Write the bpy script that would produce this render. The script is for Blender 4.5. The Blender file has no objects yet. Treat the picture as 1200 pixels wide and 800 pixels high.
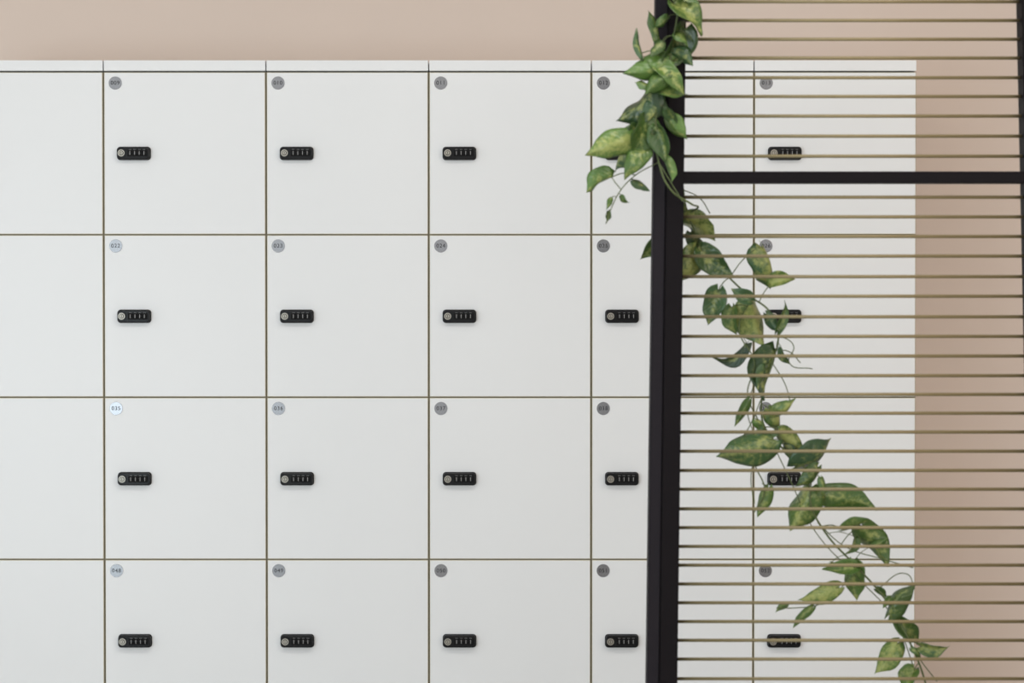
import bpy, bmesh, math, random
from mathutils import Vector, Matrix
random.seed(11)
D = bpy.data
scene = bpy.context.scene
COL = scene.collection

def srgb(r, g, b):
    def f(c):
        c /= 255.0
        return c / 12.92 if c <= 0.04045 else ((c + 0.055) / 1.055) ** 2.4
    return (f(r), f(g), f(b), 1.0)

# ------------------------------------------------------------ camera
F = 2380.0
TH = math.radians(0.8)
ZC = 1.0174
CAM = Vector((0, -5.0, ZC + 5 * math.tan(TH)))
cd = D.cameras.new("camera"); cam = D.objects.new("camera", cd); COL.objects.link(cam)
cam.location = CAM; cam.rotation_euler = (math.pi / 2 - TH, 0, 0)
cd.sensor_width = 36; cd.lens = F * 36 / 1200
cd.dof.use_dof = True; cd.dof.focus_distance = 4.8; cd.dof.aperture_fstop = 4.5
scene.camera = cam

def P(px, py, y):
    """measured photo point -> world position on the vertical plane at depth y"""
    d = Vector((0, math.cos(TH), -math.sin(TH))) + Vector((1, 0, 0)) * ((px - 600) / F) \
        + Vector((0, math.sin(TH), math.cos(TH))) * ((400 - py) / F)
    return CAM + d * ((y - CAM.y) / d.y)

# ------------------------------------------------------------ materials
def mat(name, col, rough=0.5, metal=0.0, noise=0.0, nscale=8.0, bump=0.0, bscale=200.0, col2=None, spec=0.5):
    m = D.materials.new(name); m.use_nodes = True
    nt = m.node_tree; b = nt.nodes["Principled BSDF"]
    b.inputs["Base Color"].default_value = col
    b.inputs["Roughness"].default_value = rough
    b.inputs["Metallic"].default_value = metal
    b.inputs["Specular IOR Level"].default_value = spec
    tc = nt.nodes.new("ShaderNodeTexCoord")
    if noise > 0 or col2:
        n = nt.nodes.new("ShaderNodeTexNoise"); n.inputs["Scale"].default_value = nscale
        n.inputs["Detail"].default_value = 4
        nt.links.new(tc.outputs["Object"], n.inputs["Vector"])
        mx = nt.nodes.new("ShaderNodeMix"); mx.data_type = 'RGBA'
        c2 = col2 or tuple(min(1, c * (1 - noise)) for c in col[:3]) + (1,)
        mx.inputs[6].default_value = col; mx.inputs[7].default_value = c2
        nt.links.new(n.outputs["Fac"], mx.inputs[0])
        nt.links.new(mx.outputs[2], b.inputs["Base Color"])
    if bump > 0:
        n2 = nt.nodes.new("ShaderNodeTexNoise"); n2.inputs["Scale"].default_value = bscale
        nt.links.new(tc.outputs["Object"], n2.inputs["Vector"])
        bp = nt.nodes.new("ShaderNodeBump"); bp.inputs["Strength"].default_value = bump
        bp.inputs["Distance"].default_value = 0.001
        nt.links.new(n2.outputs["Fac"], bp.inputs["Height"])
        nt.links.new(bp.outputs["Normal"], b.inputs["Normal"])
    return m

M_wall = mat("wall_paint", srgb(220, 204, 192), 0.9, noise=0.03, nscale=1.5, bump=0.1, bscale=150, spec=0.2)
M_white = mat("white_laminate", srgb(230, 232, 233), 0.40, noise=0.012, nscale=3, bump=0.02, bscale=400, spec=0.5)
M_edge = mat("pale_edge_band", srgb(216, 211, 194), 0.6, noise=0.08, nscale=30)
M_carc = mat("carcass_edge", srgb(150, 142, 118), 0.7, noise=0.15, nscale=30)
M_floor = mat("floor_vinyl", srgb(190, 187, 182), 0.45, noise=0.12, nscale=4)
M_ceil = mat("ceiling_paint", srgb(238, 237, 234), 0.9, noise=0.02)
M_lock = mat("black_plastic", srgb(12, 12, 14), 0.35, noise=0.2, nscale=60, spec=0.25)
M_slot = mat("lock_recess", srgb(6, 6, 7), 0.6, noise=0.2, nscale=60, spec=0.2)
M_tick = mat("dial_mark", srgb(150, 150, 150), 0.5, noise=0.1, nscale=90)
M_brassk = mat("key_cylinder_metal", srgb(176, 171, 160), 0.42, metal=0.85, noise=0.1, nscale=90)
M_disc = mat("disc_aluminium", srgb(144, 144, 146), 0.27, metal=0.9, noise=0.06, nscale=60)
M_digit = mat("digit_ink", srgb(20, 20, 24), 0.6, noise=0.1, nscale=60)
M_frame = mat("black_powder_coat", srgb(15, 10, 14), 0.6, noise=0.15, nscale=30, bump=0.1, bscale=500, spec=0.15)
M_frame2 = mat("charcoal_powder_coat", srgb(28, 24, 30), 0.6, noise=0.15, nscale=30, bump=0.1, bscale=500, spec=0.2)
M_rod = mat("brass_rod", srgb(140, 127, 93), 0.45, metal=0.15, noise=0.12, nscale=20, spec=0.4)
M_stem = mat("vine_stem", srgb(92, 106, 60), 0.55, noise=0.35, nscale=25)

def leaf_material():
    m = D.materials.new("variegated_leaf"); m.use_nodes = True
    nt = m.node_tree; N = nt.nodes; L = nt.links; b = N["Principled BSDF"]
    b.inputs["Roughness"].default_value = 0.32
    b.inputs["Specular IOR Level"].default_value = 0.6
    at = N.new("ShaderNodeAttribute"); at.attribute_name = "tone"
    uv = N.new("ShaderNodeUVMap"); uv.uv_map = "UVMap"
    tc = N.new("ShaderNodeTexCoord")
    sep = N.new("ShaderNodeSeparateXYZ"); L.new(uv.outputs[0], sep.inputs[0])
    sc = N.new("ShaderNodeSeparateColor"); L.new(at.outputs["Color"], sc.inputs[0])
    base = N.new("ShaderNodeMix"); base.data_type = 'RGBA'
    base.inputs[6].default_value = srgb(26, 48, 26); base.inputs[7].default_value = srgb(104, 140, 66)
    L.new(sc.outputs[0], base.inputs[0])
    cool = N.new("ShaderNodeMix"); cool.data_type = 'RGBA'; cool.inputs[7].default_value = srgb(66, 100, 72)
    L.new(base.outputs[2], cool.inputs[6]); L.new(sc.outputs[2], cool.inputs[0])
    ab = N.new("ShaderNodeMath"); ab.operation = 'ABSOLUTE'; L.new(sep.outputs[0], ab.inputs[0])
    nz = N.new("ShaderNodeTexNoise"); nz.inputs["Scale"].default_value = 80; nz.inputs["Detail"].default_value = 7
    nz.inputs["Roughness"].default_value = 0.68; nz.inputs["Distortion"].default_value = 0.3
    L.new(tc.outputs["Object"], nz.inputs["Vector"])
    su = N.new("ShaderNodeMath"); su.operation = 'MULTIPLY_ADD'; su.inputs[1].default_value = -0.2
    L.new(ab.outputs[0], su.inputs[0]); L.new(nz.outputs["Fac"], su.inputs[2])
    ad = N.new("ShaderNodeMath"); ad.operation = 'MULTIPLY_ADD'; ad.inputs[1].default_value = 0.24
    L.new(sc.outputs[1], ad.inputs[0]); L.new(su.outputs[0], ad.inputs[2])
    rp = N.new("ShaderNodeValToRGB"); rp.color_ramp.elements[0].position = 0.49; rp.color_ramp.elements[1].position = 0.70
    L.new(ad.outputs[0], rp.inputs[0])
    v = N.new("ShaderNodeMix"); v.data_type = 'RGBA'; v.inputs[7].default_value = srgb(184, 190, 112)
    L.new(cool.outputs[2], v.inputs[6])
    vf = N.new("ShaderNodeMath"); vf.operation = 'MULTIPLY'; vf.inputs[1].default_value = 0.8
    L.new(rp.outputs[0], vf.inputs[0]); L.new(vf.outputs[0], v.inputs[0])
    mr = N.new("ShaderNodeMath"); mr.operation = 'LESS_THAN'; mr.inputs[1].default_value = 0.04
    L.new(ab.outputs[0], mr.inputs[0])
    mm = N.new("ShaderNodeMath"); mm.operation = 'MULTIPLY'; mm.inputs[1].default_value = 0.3; L.new(mr.outputs[0], mm.inputs[0])
    r = N.new("ShaderNodeMix"); r.data_type = 'RGBA'; r.inputs[7].default_value = srgb(150, 165, 105)
    L.new(v.outputs[2], r.inputs[6]); L.new(mm.outputs[0], r.inputs[0])
    L.new(r.outputs[2], b.inputs["Base Color"])
    cv = N.new("ShaderNodeMath"); cv.operation = 'MULTIPLY_ADD'; cv.inputs[1].default_value = -0.35
    L.new(ab.outputs[0], cv.inputs[0]); L.new(sep.outputs[1], cv.inputs[2])
    cs = N.new("ShaderNodeMath"); cs.operation = 'MULTIPLY'; cs.inputs[1].default_value = 45; L.new(cv.outputs[0], cs.inputs[0])
    sn = N.new("ShaderNodeMath"); sn.operation = 'SINE'; L.new(cs.outputs[0], sn.inputs[0])
    bp = N.new("ShaderNodeBump"); bp.inputs["Strength"].default_value = 0.2; bp.inputs["Distance"].default_value = 0.001
    L.new(sn.outputs[0], bp.inputs["Height"]); L.new(bp.outputs[0], b.inputs["Normal"])
    tr = N.new("ShaderNodeBsdfTranslucent"); L.new(r.outputs[2], tr.inputs[0])
    ms = N.new("ShaderNodeMixShader"); ms.inputs[0].default_value = 0.2
    L.new(b.outputs[0], ms.inputs[1]); L.new(tr.outputs[0], ms.inputs[2])
    L.new(ms.outputs[0], N["Material Output"].inputs[0])
    return m
M_leaf = leaf_material()

# ------------------------------------------------------------ helpers
def link(o, parent=None, loc=None):
    COL.objects.link(o)
    if parent: o.parent = parent
    if loc is not None: o.location = loc
    return o

def empty(name, loc, label, cat, group=None):
    o = D.objects.new(name, None); o.empty_display_size = 0.1
    link(o, None, loc); o["label"] = label; o["category"] = cat
    if group: o["group"] = group
    return o

def add_box(bm, lo, hi, mi=0, bev=0.0, seg=2, bmi=None):
    r = bmesh.ops.create_cube(bm, size=1.0)
    vs = r["verts"]
    for v in vs:
        v.co = Vector([(lo[i] + hi[i]) / 2 + v.co[i] * (hi[i] - lo[i]) for i in range(3)])
    fs = set(f for v in vs for f in v.link_faces)
    for f in fs: f.material_index = mi
    if bev > 0:
        es = list(set(e for v in vs for e in v.link_edges))
        r2 = bmesh.ops.bevel(bm, geom=es, offset=bev, segments=seg, profile=0.5, affect='EDGES', clamp_overlap=True)
        for f in r2["faces"]: f.material_index = mi if bmi is None else bmi
    return vs

def add_cyl(bm, c, r, h, axis='Y', seg=32, mi=0, r2=None):
    q = bmesh.ops.create_cone(bm, cap_ends=True, segments=seg, radius1=r, radius2=r if r2 is None else r2, depth=h)
    if axis == 'Y': R = Matrix.Rotation(math.pi / 2, 4, 'X')   # +Z end -> -Y (front)
    elif axis == 'X': R = Matrix.Rotation(math.pi / 2, 4, 'Y')
    else: R = Matrix.Identity(4)
    bmesh.ops.transform(bm, matrix=Matrix.Translation(c) @ R, verts=q["verts"])
    for f in set(f for v in q["verts"] for f in v.link_faces): f.material_index = mi

def mesh_from(bm, name, mats, smooth=False):
    me = D.meshes.new(name); bm.to_mesh(me); bm.free()
    for m in mats: me.materials.append(m)
    for p in me.polygons: p.use_smooth = smooth
    return me

def structure(name, lo, hi, m):
    bm = bmesh.new(); add_box(bm, lo, hi)
    o = D.objects.new(name, mesh_from(bm, name, [m])); link(o); o["kind"] = "structure"
    return o

# ------------------------------------------------------------ room
structure("wall_back", (-5.0, 0.46, 0), (4.0, 0.58, 2.9), M_wall)
structure("wall_right", (4.0, -9.0, 0), (4.12, 0.58, 2.9), M_wall)
structure("floor", (-5.0, -9.0, -0.1), (4.12, 0.58, 0.0), M_floor)
structure("ceiling", (-5.0, -9.0, 2.9), (4.12, 0.58, 3.0), M_ceil)

# ------------------------------------------------------------ lockers
PITCH = 0.4; X0 = -0.2048 - 3 * PITCH
ZT = 0.08 + 4 * PITCH            # top seam
GV, GH = 0.0042, 0.0030
TOPH = 0.0283
DEPTH = 0.455

bm = bmesh.new()   # carcass: sides/back/shelves open behind doors
W = PITCH
t = 0.016
YD = 0.0085        # recessed face of the carcass between the doors
add_box(bm, (0.0002, YD, 0.0), (t, DEPTH, ZT), 0)
add_box(bm, (W - t, YD, 0.0), (W - 0.0002, DEPTH, ZT), 0)
add_box(bm, (t, DEPTH - 0.008, 0.0), (W - t, DEPTH, ZT), 0)
for k in range(5):
    z = 0.08 + k * PITCH
    zl = z - t / 2 if k not in (0, 4) else (z - t if k == 4 else z)
    add_box(bm, (t, YD, zl), (W - t, DEPTH - 0.008, zl + t), 0)
add_box(bm, (t, 0.06, 0.0), (W - t, 0.076, 0.08), 0)
for f in bm.faces:
    if f.normal.y < -0.9: f.material_index = 1
me_body = mesh_from(bm, "locker_body", [M_white, M_carc])

bm = bmesh.new()
add_box(bm, (0.0014, 0.0, 0.0), (W - 0.0014, DEPTH, TOPH - 0.0025), 0, 0.0008)
me_top = mesh_from(bm, "top_panel", [M_white])

bm = bmesh.new()
add_box(bm, (GV / 2, 0.0, GH / 2), (W - GV / 2, 0.0082, PITCH - GH / 2), 0, 0.0014, 2, bmi=1)
bm.normal_update()
for f in bm.faces:
    if abs(f.normal.y) < 0.5: f.material_index = 1
me_door = mesh_from(bm, "door", [M_white, M_edge])

def rounded_plate(bm, w, h, r, y0, y1, mi, bev=0.0, seg=8):
    pts = []
    for cx, cz, a0 in ((w/2-r, h/2-r, 0), (-w/2+r, h/2-r, 90), (-w/2+r, -h/2+r, 180), (w/2-r, -h/2+r, 270)):
        for i in range(seg + 1):
            a = math.radians(a0 + 90 * i / seg)
            pts.append((cx + r * math.cos(a), cz + r * math.sin(a)))
    def ring(y, s):
        return [bm.verts.new((x - math.copysign(min(s, abs(x)), x), y, z - math.copysign(min(s, abs(z)), z))) for x, z in pts]
    rings = [ring(y1, 0), ring(y0 + bev, 0)]
    if bev > 0:
        rings += [ring(y0 + bev * 0.3, bev * 0.3), ring(y0, bev)]
    n = len(pts)
    for a, b in zip(rings, rings[1:]):
        for i in range(n):
            f = bm.faces.new((a[i], a[(i+1) % n], b[(i+1) % n], b[i])); f.material_index = mi
    bm.faces.new(rings[-1]).material_index = mi
    bm.faces.new(list(reversed(rings[0]))).material_index = mi
bm = bmesh.new()
LW, LH = 0.083, 0.033
rounded_plate(bm, LW, LH, 0.0085, -0.003, 0.0, 0, 0.0005)
rounded_plate(bm, LW - 0.003, LH - 0.003, 0.008, -0.015, -0.003, 0, 0.002)
# key cylinder
add_cyl(bm, (-0.0285, -0.0158, 0), 0.0104, 0.003, mi=0)
add_cyl(bm, (-0.0285, -0.0168, 0), 0.0084, 0.003, mi=3)
add_cyl(bm, (-0.0285, -0.0186, 0), 0.0062, 0.0012, mi=1, r2=0.0058)
add_cyl(bm, (-0.0285, -0.0194, 0), 0.0044, 0.0008, mi=3)
add_box(bm, (-0.0293, -0.0202, -0.0030), (-0.0277, -0.0196, 0.0030), 1)
# dial window, four number wheels and their marks
add_box(bm, (-0.0135, -0.0156, -0.0080), (0.0355, -0.0148, 0.0080), 1, 0.0003)
for k in range(4):
    cx = -0.007 + k * 0.0115
    add_cyl(bm, (cx, -0.0115, 0), 0.0066, 0.0075, axis='X', seg=20, mi=0)
    add_box(bm, (cx - 0.0007, -0.0188, -0.0046), (cx + 0.0007, -0.0178, 0.0046), 2)
    add_box(bm, (cx - 0.0030, -0.0162, 0.0084), (cx + 0.0030, -0.0150, 0.0090), 2)
bmesh.ops.recalc_face_normals(bm, faces=bm.faces)
me_lock = mesh_from(bm, "combination_lock", [M_lock, M_slot, M_tick, M_brassk])

def text_mesh(s, size):
    cu = D.curves.new("t", 'FONT'); cu.body = s; cu.size = size
    cu.align_x = 'CENTER'; cu.align_y = 'CENTER'; cu.extrude = 0.00015; cu.space_character = 1.15
    o = D.objects.new("t", cu); COL.objects.link(o)
    bpy.context.view_layer.update()
    me = D.meshes.new_from_object(o.evaluated_get(bpy.context.evaluated_depsgraph_get()))
    D.objects.remove(o); D.curves.remove(cu)
    return me

def disc_mesh(num):
    bm = bmesh.new()
    tm = text_mesh(num, 0.0135)
    bm.from_mesh(tm); D.meshes.remove(tm)
    bmesh.ops.transform(bm, matrix=Matrix.Translation((0, -0.0017, 0)) @ Matrix.Rotation(math.pi / 2, 4, 'X'), verts=bm.verts)
    for f in bm.faces: f.material_index = 1
    add_cyl(bm, (0, -0.0006, 0), 0.0162, 0.0012, seg=48, mi=0, r2=0.0158)
    return mesh_from(bm, "number_disc", [M_disc, M_digit])

for c in range(6):
    x = X0 + c * PITCH
    nums = ["%03d" % (8 + c + 13 * r) for r in range(4)]
    lab = "white laminate locker cabinet with square doors numbered %s to %s" % (nums[0], nums[3])
    if c == 5: lab = "white end locker cabinet behind rod screen, beside beige wall"
    root = empty("locker_cabinet", (x, 0, 0), lab, "locker", "locker cabinets along the wall")
    link(D.objects.new("body", me_body), root)
    link(D.objects.new("top_panel", me_top), root, (0, 0, ZT + 0.0025))
    for r in range(4):
        dz = ZT - (r + 1) * PITCH
        d = link(D.objects.new("door", me_door), root, (0, 0, dz))
        lk = link(D.objects.new("combination_lock", me_lock), d, (0.0755, 0, PITCH - 0.2005))
        lk["label"] = "black four-digit combination lock with metal key cylinder"
        nd = link(D.objects.new("number_disc", disc_mesh(nums[r])), d, (0.0297, 0, PITCH - 0.0275))
        nd["label"] = "round grey metal disc numbered " + nums[r]

# ------------------------------------------------------------ screen
YS = -1.2
scr = empty("room_divider", (P(775, 400, YS).x, YS, 0),
            "black metal frame divider strung with thin horizontal brass rods", "room divider")
scr_inv = Vector(scr.location)
def part(name, me, parent, label=None):
    o = link(D.objects.new(name, me), parent, -Vector(parent.location))
    if label: o["label"] = label
    return o
ZTOP = 2.25
def lean_post(xa0, xa8, xb0, xb8, y0, y1, m, z0=0.0, z1=ZTOP):
    def line(x0, x8):
        a = P(x0, 0, YS); b = P(x8, 800, YS)
        return lambda z: b.x + (a.x - b.x) * (z - b.z) / (a.z - b.z)
    la, lb = line(xa0, xa8), line(xb0, xb8)
    bm = bmesh.new()
    vs = add_box(bm, (0, y0, z0), (1, y1, z1))
    for v in vs:
        f = la if v.co.x < 0.5 else lb
        v.co.x = f(v.co.z)
    bmesh.ops.bevel(bm, geom=list(bm.edges), offset=0.0015, segments=2, affect='EDGES')
    return mesh_from(bm, "post", [m])
part("post", lean_post(767.5, 757, 782, 771, YS - 0.022, YS + 0.022, M_frame2), scr, "charcoal fixing post")
part("post", lean_post(782.6, 771.6, 803, 792.5, YS - 0.026, YS + 0.02, M_frame), scr)
part("post", lean_post(1194, 1211, 1227, 1244, YS - 0.022, YS + 0.022, M_frame), scr)
def hbar(name, py0, py1, xl, xr, d0, d1, m):
    a = P(xl, py0, YS); b = P(xr, py1, YS)
    bm = bmesh.new(); add_box(bm, (a.x, YS - d0, b.z), (b.x, YS + d1, a.z), 0, 0.0015)
    return part(name, mesh_from(bm, name, [m]), scr)
hbar("crossbar", 201.5, 215, 799.5, 1200, 0.018, 0.018, M_frame)
px = P(801, 0, YS).x; pxr = P(1204, 0, YS).x
for nm, za, zb in (("bottom_rail", 0.03, 0.06), ("top_rail", ZTOP - 0.03, ZTOP)):
    bm = bmesh.new(); add_box(bm, (px - 0.015, YS - 0.018, za), (pxr + 0.008, YS + 0.018, zb), 0, 0.0015)
    part(nm, mesh_from(bm, nm, [M_frame]), scr)
ys = [2, 24, 46, 68, 91, 113, 136, 159.5, 183, 231, 254, 277, 300, 324, 347, 371, 394, 417, 440, 462, 484, 506, 528.5,
      551, 573, 596, 618, 640, 662, 684, 706, 728, 750, 772, 795]
zs = [P(800, y, YS).z for y in ys]
sp = 22.3 * 3.8 / F
z = zs[-1] - sp
while z > 0.08: zs.append(z); z -= sp
z = zs[0] + sp
while z < ZTOP - 0.04: zs.append(z); z += sp
bm = bmesh.new()
add_cyl(bm, (0, 0, 0), 0.0032, 1.0, axis='X', seg=16)
me_rod = mesh_from(bm, "rod", [M_rod], True)
for z in sorted(zs):
    fa = (z - P(0, 800, YS).z) / (P(0, 0, YS).z - P(0, 800, YS).z)
    xl = P(792 + 10 * fa, 400, YS).x - 0.004; xr = P(1211 - 17 * fa, 400, YS).x + 0.006
    o = D.objects.new("rod", me_rod)
    link(o, scr, Vector(((xl + xr) / 2, YS, z)) - scr_inv); o.scale = (xr - xl, 1, 1)

# ------------------------------------------------------------ vine
YF, YB = -1.262, -1.150      # in front of the post / behind the rods
stemA = [(806, -60, YF + 0.02), (800, -20, YF), (792, 30, YF), (784, 75, YF), (772, 115, YF), (768, 150, YF), (772, 190, YF),
         (786, 222, YF), (812, 240, YF + .015)]
stemA2 = [(800, 218, YB + .03), (806, 250, YB), (822, 285, YB), (848, 318, YB), (876, 345, YB), (902, 365, YB), (912, 392, YB),
          (905, 425, YB), (893, 465, YB), (896, 500, YB), (920, 528, YB), (948, 556, YB), (950, 590, YB), (968, 625, YB), (998, 658, YB),
          (1028, 690, YB), (1050, 720, YB), (1066, 752, YB), (1080, 785, YB), (1092, 830, YB)]
stemB = [(880, 350, YB), (866, 385, YB), (884, 425, YB), (876, 462, YB), (890, 500, YB), (884, 540, YB), (896, 575, YB), (884, 600, YB)]
tendrils = [
    [(772, 190, YF), (745, 205, YF), (728, 222, YF), (718, 240, YF), (710, 262, YF)],
    [(728, 222, YF), (722, 215, YF), (717, 208, YF)],
    [(912, 392, YB), (930, 405, YB), (925, 425, YB), (952, 432, YB)],
    [(908, 410, YB), (925, 412, YB), (938, 425, YB)],
    [(1000, 658, YB), (985, 690, YB), (960, 708, YB), (932, 712, YB), (910, 712, YB)],
    [(958, 612, YB), (990, 640, YB), (1035, 655, YB), (1070, 665, YB)],
    [(1066, 752, YB), (1080, 775, YB), (1098, 798, YB)],
    [(1028, 690, YB), (1062, 672, YB), (1072, 690, YB)],
    [(800, 222, YB), (820, 232, YB), (832, 250, YB)],
    [(888, 440, YB), (876, 480, YB), (886, 520, YB), (880, 560, YB), (884, 590, YB)],
    [(896, 500, YB + .01), (925, 560, YB + .01), (955, 622, YB + .01), (1000, 672, YB + .01), (1046, 722, YB + .01), (1074, 790, YB + .01)],
    [(905, 425, YB), (920, 450, YB), (926, 470, YB)],
    [(893, 465, YB), (878, 500, YB), (870, 512, YB)],
    [(784, 75, YF), (764, 60, YF), (752, 62, YF)],
    [(772, 190, YF), (784, 210, YF), (800, 236, YF)],
]
# (base, tip, width px, tone 0..1, variegation 0..1, plane, bow px of the midrib)
leaves = [
 (790,4, 826,38, 34,.5,.6,0),(798,-12,776,-50,34,.4,.4,0),(773,48,760,12,15,.4,.3,0),(753,66,747,32,10,.5,.3,0),
 (802,34,778,84,32,.25,.3,0),(787,72,731,86,30,.85,.1,0),(766,74,803,110,24,.7,.6,0),(765,102,720,139,38,.15,.2,0),
 (783,138,804,164,21,.9,.2,0),(741,163,687,183,34,.85,.8,0),(757,140,744,184,36,.45,.15,0),(757,176,732,208,26,.65,.4,0),
 (770,150,780,190,24,.5,.2,0),(718,207,689,226,22,.9,.3,0),(781,186,784,214,12,.8,.3,0),(775,108,806,108,18,.65,.3,0),
 (716,232,712,244,7,.6,.2,0),(712,248,712,260,8,.4,.2,0),(742,212,762,224,12,.5,.2,0),(728,230,736,240,7,.6,.2,0),
 (752,166,714,194,24,.5,.4,0),
 (790,62,812,78,18,.4,.3,0),(777,122,756,148,22,.25,.3,0),
 (784,88,756,110,22,.55,.2,0),(782,128,792,150,14,.4,.3,0),(790,-8,816,8,24,.4,.3,0),
 (760,100,744,96,14,.8,.2,0),(792,40,808,52,14,.75,.4,0),(782,20,768,34,12,.6,.3,0),
 (772,118,784,140,16,.3,.2,0),(764,156,752,178,18,.2,.2,0),(776,50,762,66,14,.35,.3,0),(746,150,728,160,16,.3,.3,0),
 (772,272,753,304,24,.5,.3,1),(802,256,836,286,30,.5,.9,1),(816,292,797,334,32,.45,.9,1),(822,292,858,324,32,.35,.3,1),
 (798,240,812,262,18,.4,.5,1),(810,272,826,296,18,.25,.4,1),
 (893,290,907,338,33,.5,.8,1),(903,334,932,324,19,.7,.9,1),(842,340,829,381,28,.7,.4,1),(858,360,862,393,20,.75,.5,1),
 (880,352,857,338,19,.6,.2,1),(880,352,900,406,40,.7,.9,1),(911,388,924,352,12,.5,.3,1),(909,410,901,470,33,.2,.2,1),
 (896,430,888,456,14,.6,.4,1),(916,408,926,428,9,.5,.3,1),(898,368,914,388,15,.25,.3,1),
 (874,402,831,418,13,.1,.1,1,16),(877,470,861,500,12,.5,.2,1),(906,486,934,470,18,.7,.7,1),(902,480,916,506,20,.65,.9,1),
 (905,514,840,536,42,.75,.5,1),(914,506,946,530,22,.55,.9,1),(932,546,979,518,36,.25,.3,1),(958,547,934,572,19,.4,.3,1),
 (948,572,926,622,37,.6,.6,1),(964,580,1027,602,35,.55,.3,1),(900,572,887,606,17,.7,.3,1),(1010,616,1036,668,33,.55,.4,1),
 (1000,660,1004,704,26,.7,.5,1),(982,688,935,702,23,.75,.9,1),(1002,664,965,662,18,.75,.3,1),(952,712,929,736,11,.6,.4,1),
 (922,708,908,716,8,.7,.3,1),(1042,720,1072,684,23,.4,.2,1),(1052,726,1078,754,22,.5,.3,1),(1052,754,1024,788,27,.8,.8,1),
 (1079,757,1113,760,18,.8,.7,1),(1072,784,1058,808,22,.75,.5,1),(890,500,878,520,11,.5,.2,1),(1022,640,1040,630,11,.6,.4,1),
 (988,620,1022,610,16,.65,.3,1),(962,560,966,580,10,.7,.3,1),(1002,630,992,650,12,.5,.3,1),(922,520,928,542,15,.2,.3,1),
 (1026,690,1040,700,9,.6,.3,1),(1044,700,1034,712,8,.7,.3,1),(886,492,898,506,12,.75,.5,1),(1068,760,1080,772,8,.6,.3,1),
 (974,660,986,672,8,.7,.3,1),
]
vine = empty("trailing_vine", P(806, -60, YF), "artificial trailing pothos with variegated heart-shaped leaves draped over divider", "plant")
vo = Vector(vine.location)

def tube(paths, name, m):
    cu = D.curves.new("c", 'CURVE'); cu.dimensions = '3D'; cu.bevel_depth = 1.0; cu.bevel_resolution = 2; cu.resolution_u = 8
    for pts, rad in paths:
        s = cu.splines.new('BEZIER'); s.bezier_points.add(len(pts) - 1)
        for bp, p in zip(s.bezier_points, pts):
            bp.co = p; bp.handle_left_type = bp.handle_right_type = 'AUTO'; bp.radius = rad
    o = D.objects.new("c", cu); COL.objects.link(o); bpy.context.view_layer.update()
    me = D.meshes.new_from_object(o.evaluated_get(bpy.context.evaluated_depsgraph_get()))
    D.objects.remove(o); D.curves.remove(cu)
    me.name = name; me.materials.clear(); me.materials.append(m)
    for p in me.polygons: p.use_smooth = True
    return me

def pw(l, jit=0.004):
    return [P(a, b, y + random.uniform(-jit, jit)) for a, b, y in l]
main = [(pw(stemA), 0.0019), (pw(stemA2), 0.0019), (pw(stemB), 0.0013)]
main.append(([P(*stemA[-1]), P(818, 243, YS), P(806, 250, YB)], 0.0018))
fine = [(pw(t_), 0.0010) for t_ in tendrils]
def dens(ps):
    out = []
    for a, b in zip(ps, ps[1:]):
        for k in range(4): out.append(a.lerp(b, k / 4))
    return out
front_pts = dens([P(*s) for s in stemA]) + dens([P(*s) for s in tendrils[0]])
back_pts = dens([P(*s) for s in stemA2]) + dens([P(*s) for s in stemB]) + dens([P(*s) for s in tendrils[4]])

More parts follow.
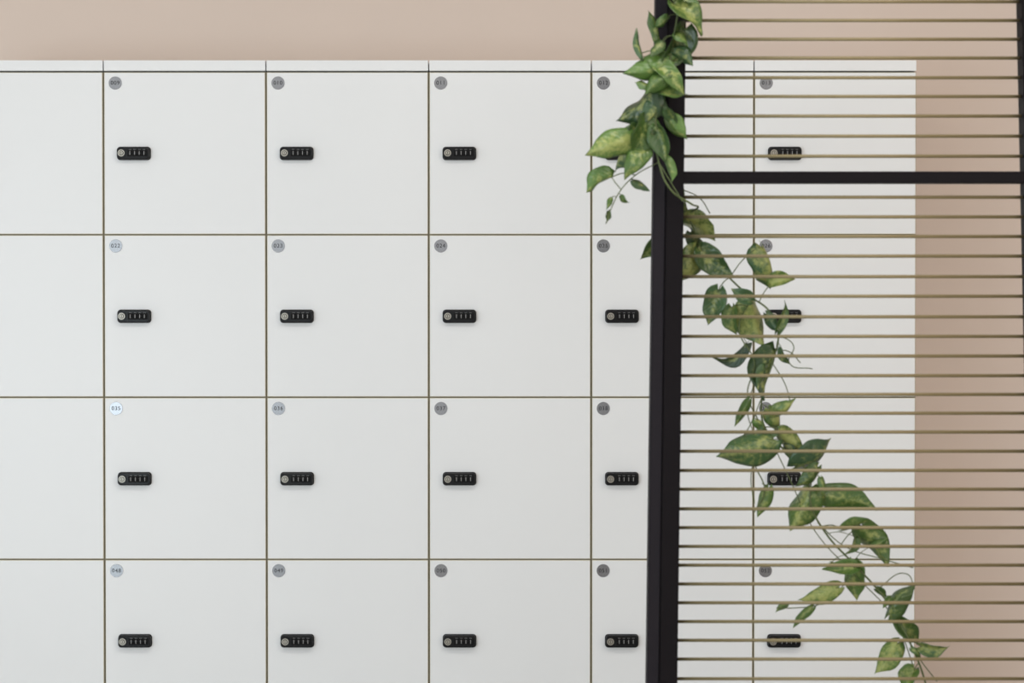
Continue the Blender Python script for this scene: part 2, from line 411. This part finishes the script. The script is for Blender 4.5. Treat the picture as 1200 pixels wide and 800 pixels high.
bm = bmesh.new()
uvl = bm.loops.layers.uv.new("UVMap")
cl = bm.verts.layers.float_color.new("tone")
petioles = []
NS, NV = 16, 10
for lf in leaves:
    (bx, by, tx, ty, w, tone, var, back) = lf[:8]
    y0 = (YB if back else YF) + random.uniform(-0.018, 0.012)
    b = P(bx, by, y0); tdy = random.uniform(-0.018, 0.018)
    tp = P(tx, ty, y0 + tdy)
    ax = tp - b; Ln = ax.length; ax.normalize()
    n = Vector((0, -1, 0)); n = (n - ax * n.dot(ax)).normalized()
    side = ax.cross(n)
    roll = random.uniform(-0.85, 0.85)
    Wd = w * (3.8 / F) / 2 / math.cos(roll * 0.8) * 0.95
    R = Matrix.Rotation(roll, 3, ax)
    n = R @ n; side = R @ side
    fold = random.choice((-1, 1, 1)) * random.uniform(0.25, 0.9); curl = random.uniform(-0.15, 0.25) * Ln; ph = random.uniform(0, 6)
    tw = random.uniform(-0.8, 0.8)
    sway = random.uniform(-0.13, 0.13) * Ln
    coolv = random.choice((0, 0, 0, 0.2, 0.6))
    asym = random.uniform(-0.1, 0.1)
    if len(lf) > 8: sway = lf[8] * 3.8 / F; roll = 0; side = ax.cross(Vector((0, -1, 0))).normalized()
    if len(lf) > 8 and side.z > 0: sway = -sway
    grid = []
    for i in range(NS + 1):
        s = i / NS
        ww = (max(s, 1e-4) ** 0.42) * ((1 - s) ** 0.9) / 0.43 if s < 1 else 0
        if s > .7: ww *= 1 - 0.3 * math.sin((s - .7) / .3 * math.pi / 2)
        if i == 0: ww = 0.22
        Rt = Matrix.Rotation(tw * (s - 0.4), 3, ax)
        sd, nn = Rt @ side, Rt @ n
        row = []
        for j in range(-NV // 2, NV // 2 + 1):
            v = j / (NV / 2)
            al = s - 0.17 * abs(v) ** 1.3 * (1 - s) ** 5
            h = -fold * abs(v) ** 1.5 * Wd * ww + curl * math.sin(math.pi * s) - abs(curl) * 1.1 * s * s
            h += 0.1 * Wd * math.sin(9 * s + ph + 2 * v) * abs(v)
            wv = Wd * ww * (1 + 0.05 * math.sin(11 * s + ph * 2 + (2 if v > 0 else 0)) + asym * (1 if v > 0 else -1))
            sw = sway * math.sin(math.pi * s) * (1.0 if len(lf) > 8 else .6)
            p = b + ax * (al * Ln) + sd * (v * wv) + side * sw + nn * h
            vt = bm.verts.new(p - vo); vt[cl] = (tone, var, coolv, 1)
            row.append((vt, v, s))
        grid.append(row)
    for i in range(NS):
        for j in range(NV):
            q = [grid[i][j], grid[i][j+1], grid[i+1][j+1], grid[i+1][j]]
            f = bm.faces.new([e[0] for e in q]); f.smooth = True
            for lp, e in zip(f.loops, q): lp[uvl].uv = (e[1], e[2])
    pool = back_pts if back else front_pts
    near = min(pool, key=lambda p: (p - b).length + (0.02 if p.z < b.z else 0))
    if (near - b).length > 0.004:
        mid = near.lerp(b, 0.5) + Vector((0, 0, 0.12 * (near - b).length))
        petioles.append(([near, mid, b, b + ax * Ln * 0.06], 0.0010 if w > 15 else 0.0007))
bmesh.ops.remove_doubles(bm, verts=bm.verts, dist=0.00001)
me = mesh_from(bm, "leaves", [M_leaf], True)
lo = link(D.objects.new("leaves", me), vine)
sm = lo.modifiers.new("thickness", 'SOLIDIFY'); sm.thickness = 0.0004
stem = link(D.objects.new("stem", tube(main + fine + petioles, "stem", M_stem)), vine, -vo)

# ------------------------------------------------------------ light
def area(name, loc, target, sx, sy, power, col):
    l = D.lights.new(name, 'AREA'); l.shape = 'RECTANGLE'; l.size = sx; l.size_y = sy; l.energy = power; l.color = col
    o = D.objects.new(name, l); COL.objects.link(o); o.location = loc
    o.rotation_euler = (Vector(target) - Vector(loc)).to_track_quat('-Z', 'Y').to_euler()
    return o
area("window_light", (-2.95, -5.9, 0.62), (-1.0, 0, 0.6), 2.6, 1.2, 66, (0.74, 0.90, 1.0))
area("right_fill_light", (3.2, -5.0, 1.9), (1.4, 0.4, 1.0), 1.6, 1.6, 38, (1.0, 0.935, 0.86))  # soft warm fill, added to brighten the wall right of the lockers
area("ceiling_light", (0.3, -2.2, 2.85), (0.3, -2.1, 0), 3.6, 0.5, 40, (1.0, 0.955, 0.92))
w = D.worlds.new("world"); scene.world = w; w.use_nodes = True
bg = w.node_tree.nodes["Background"]; bg.inputs[0].default_value = (0.985, 0.985, 0.99, 1); bg.inputs[1].default_value = 1.1
scene.view_settings.view_transform = 'Standard'
scene.view_settings.look = 'None'
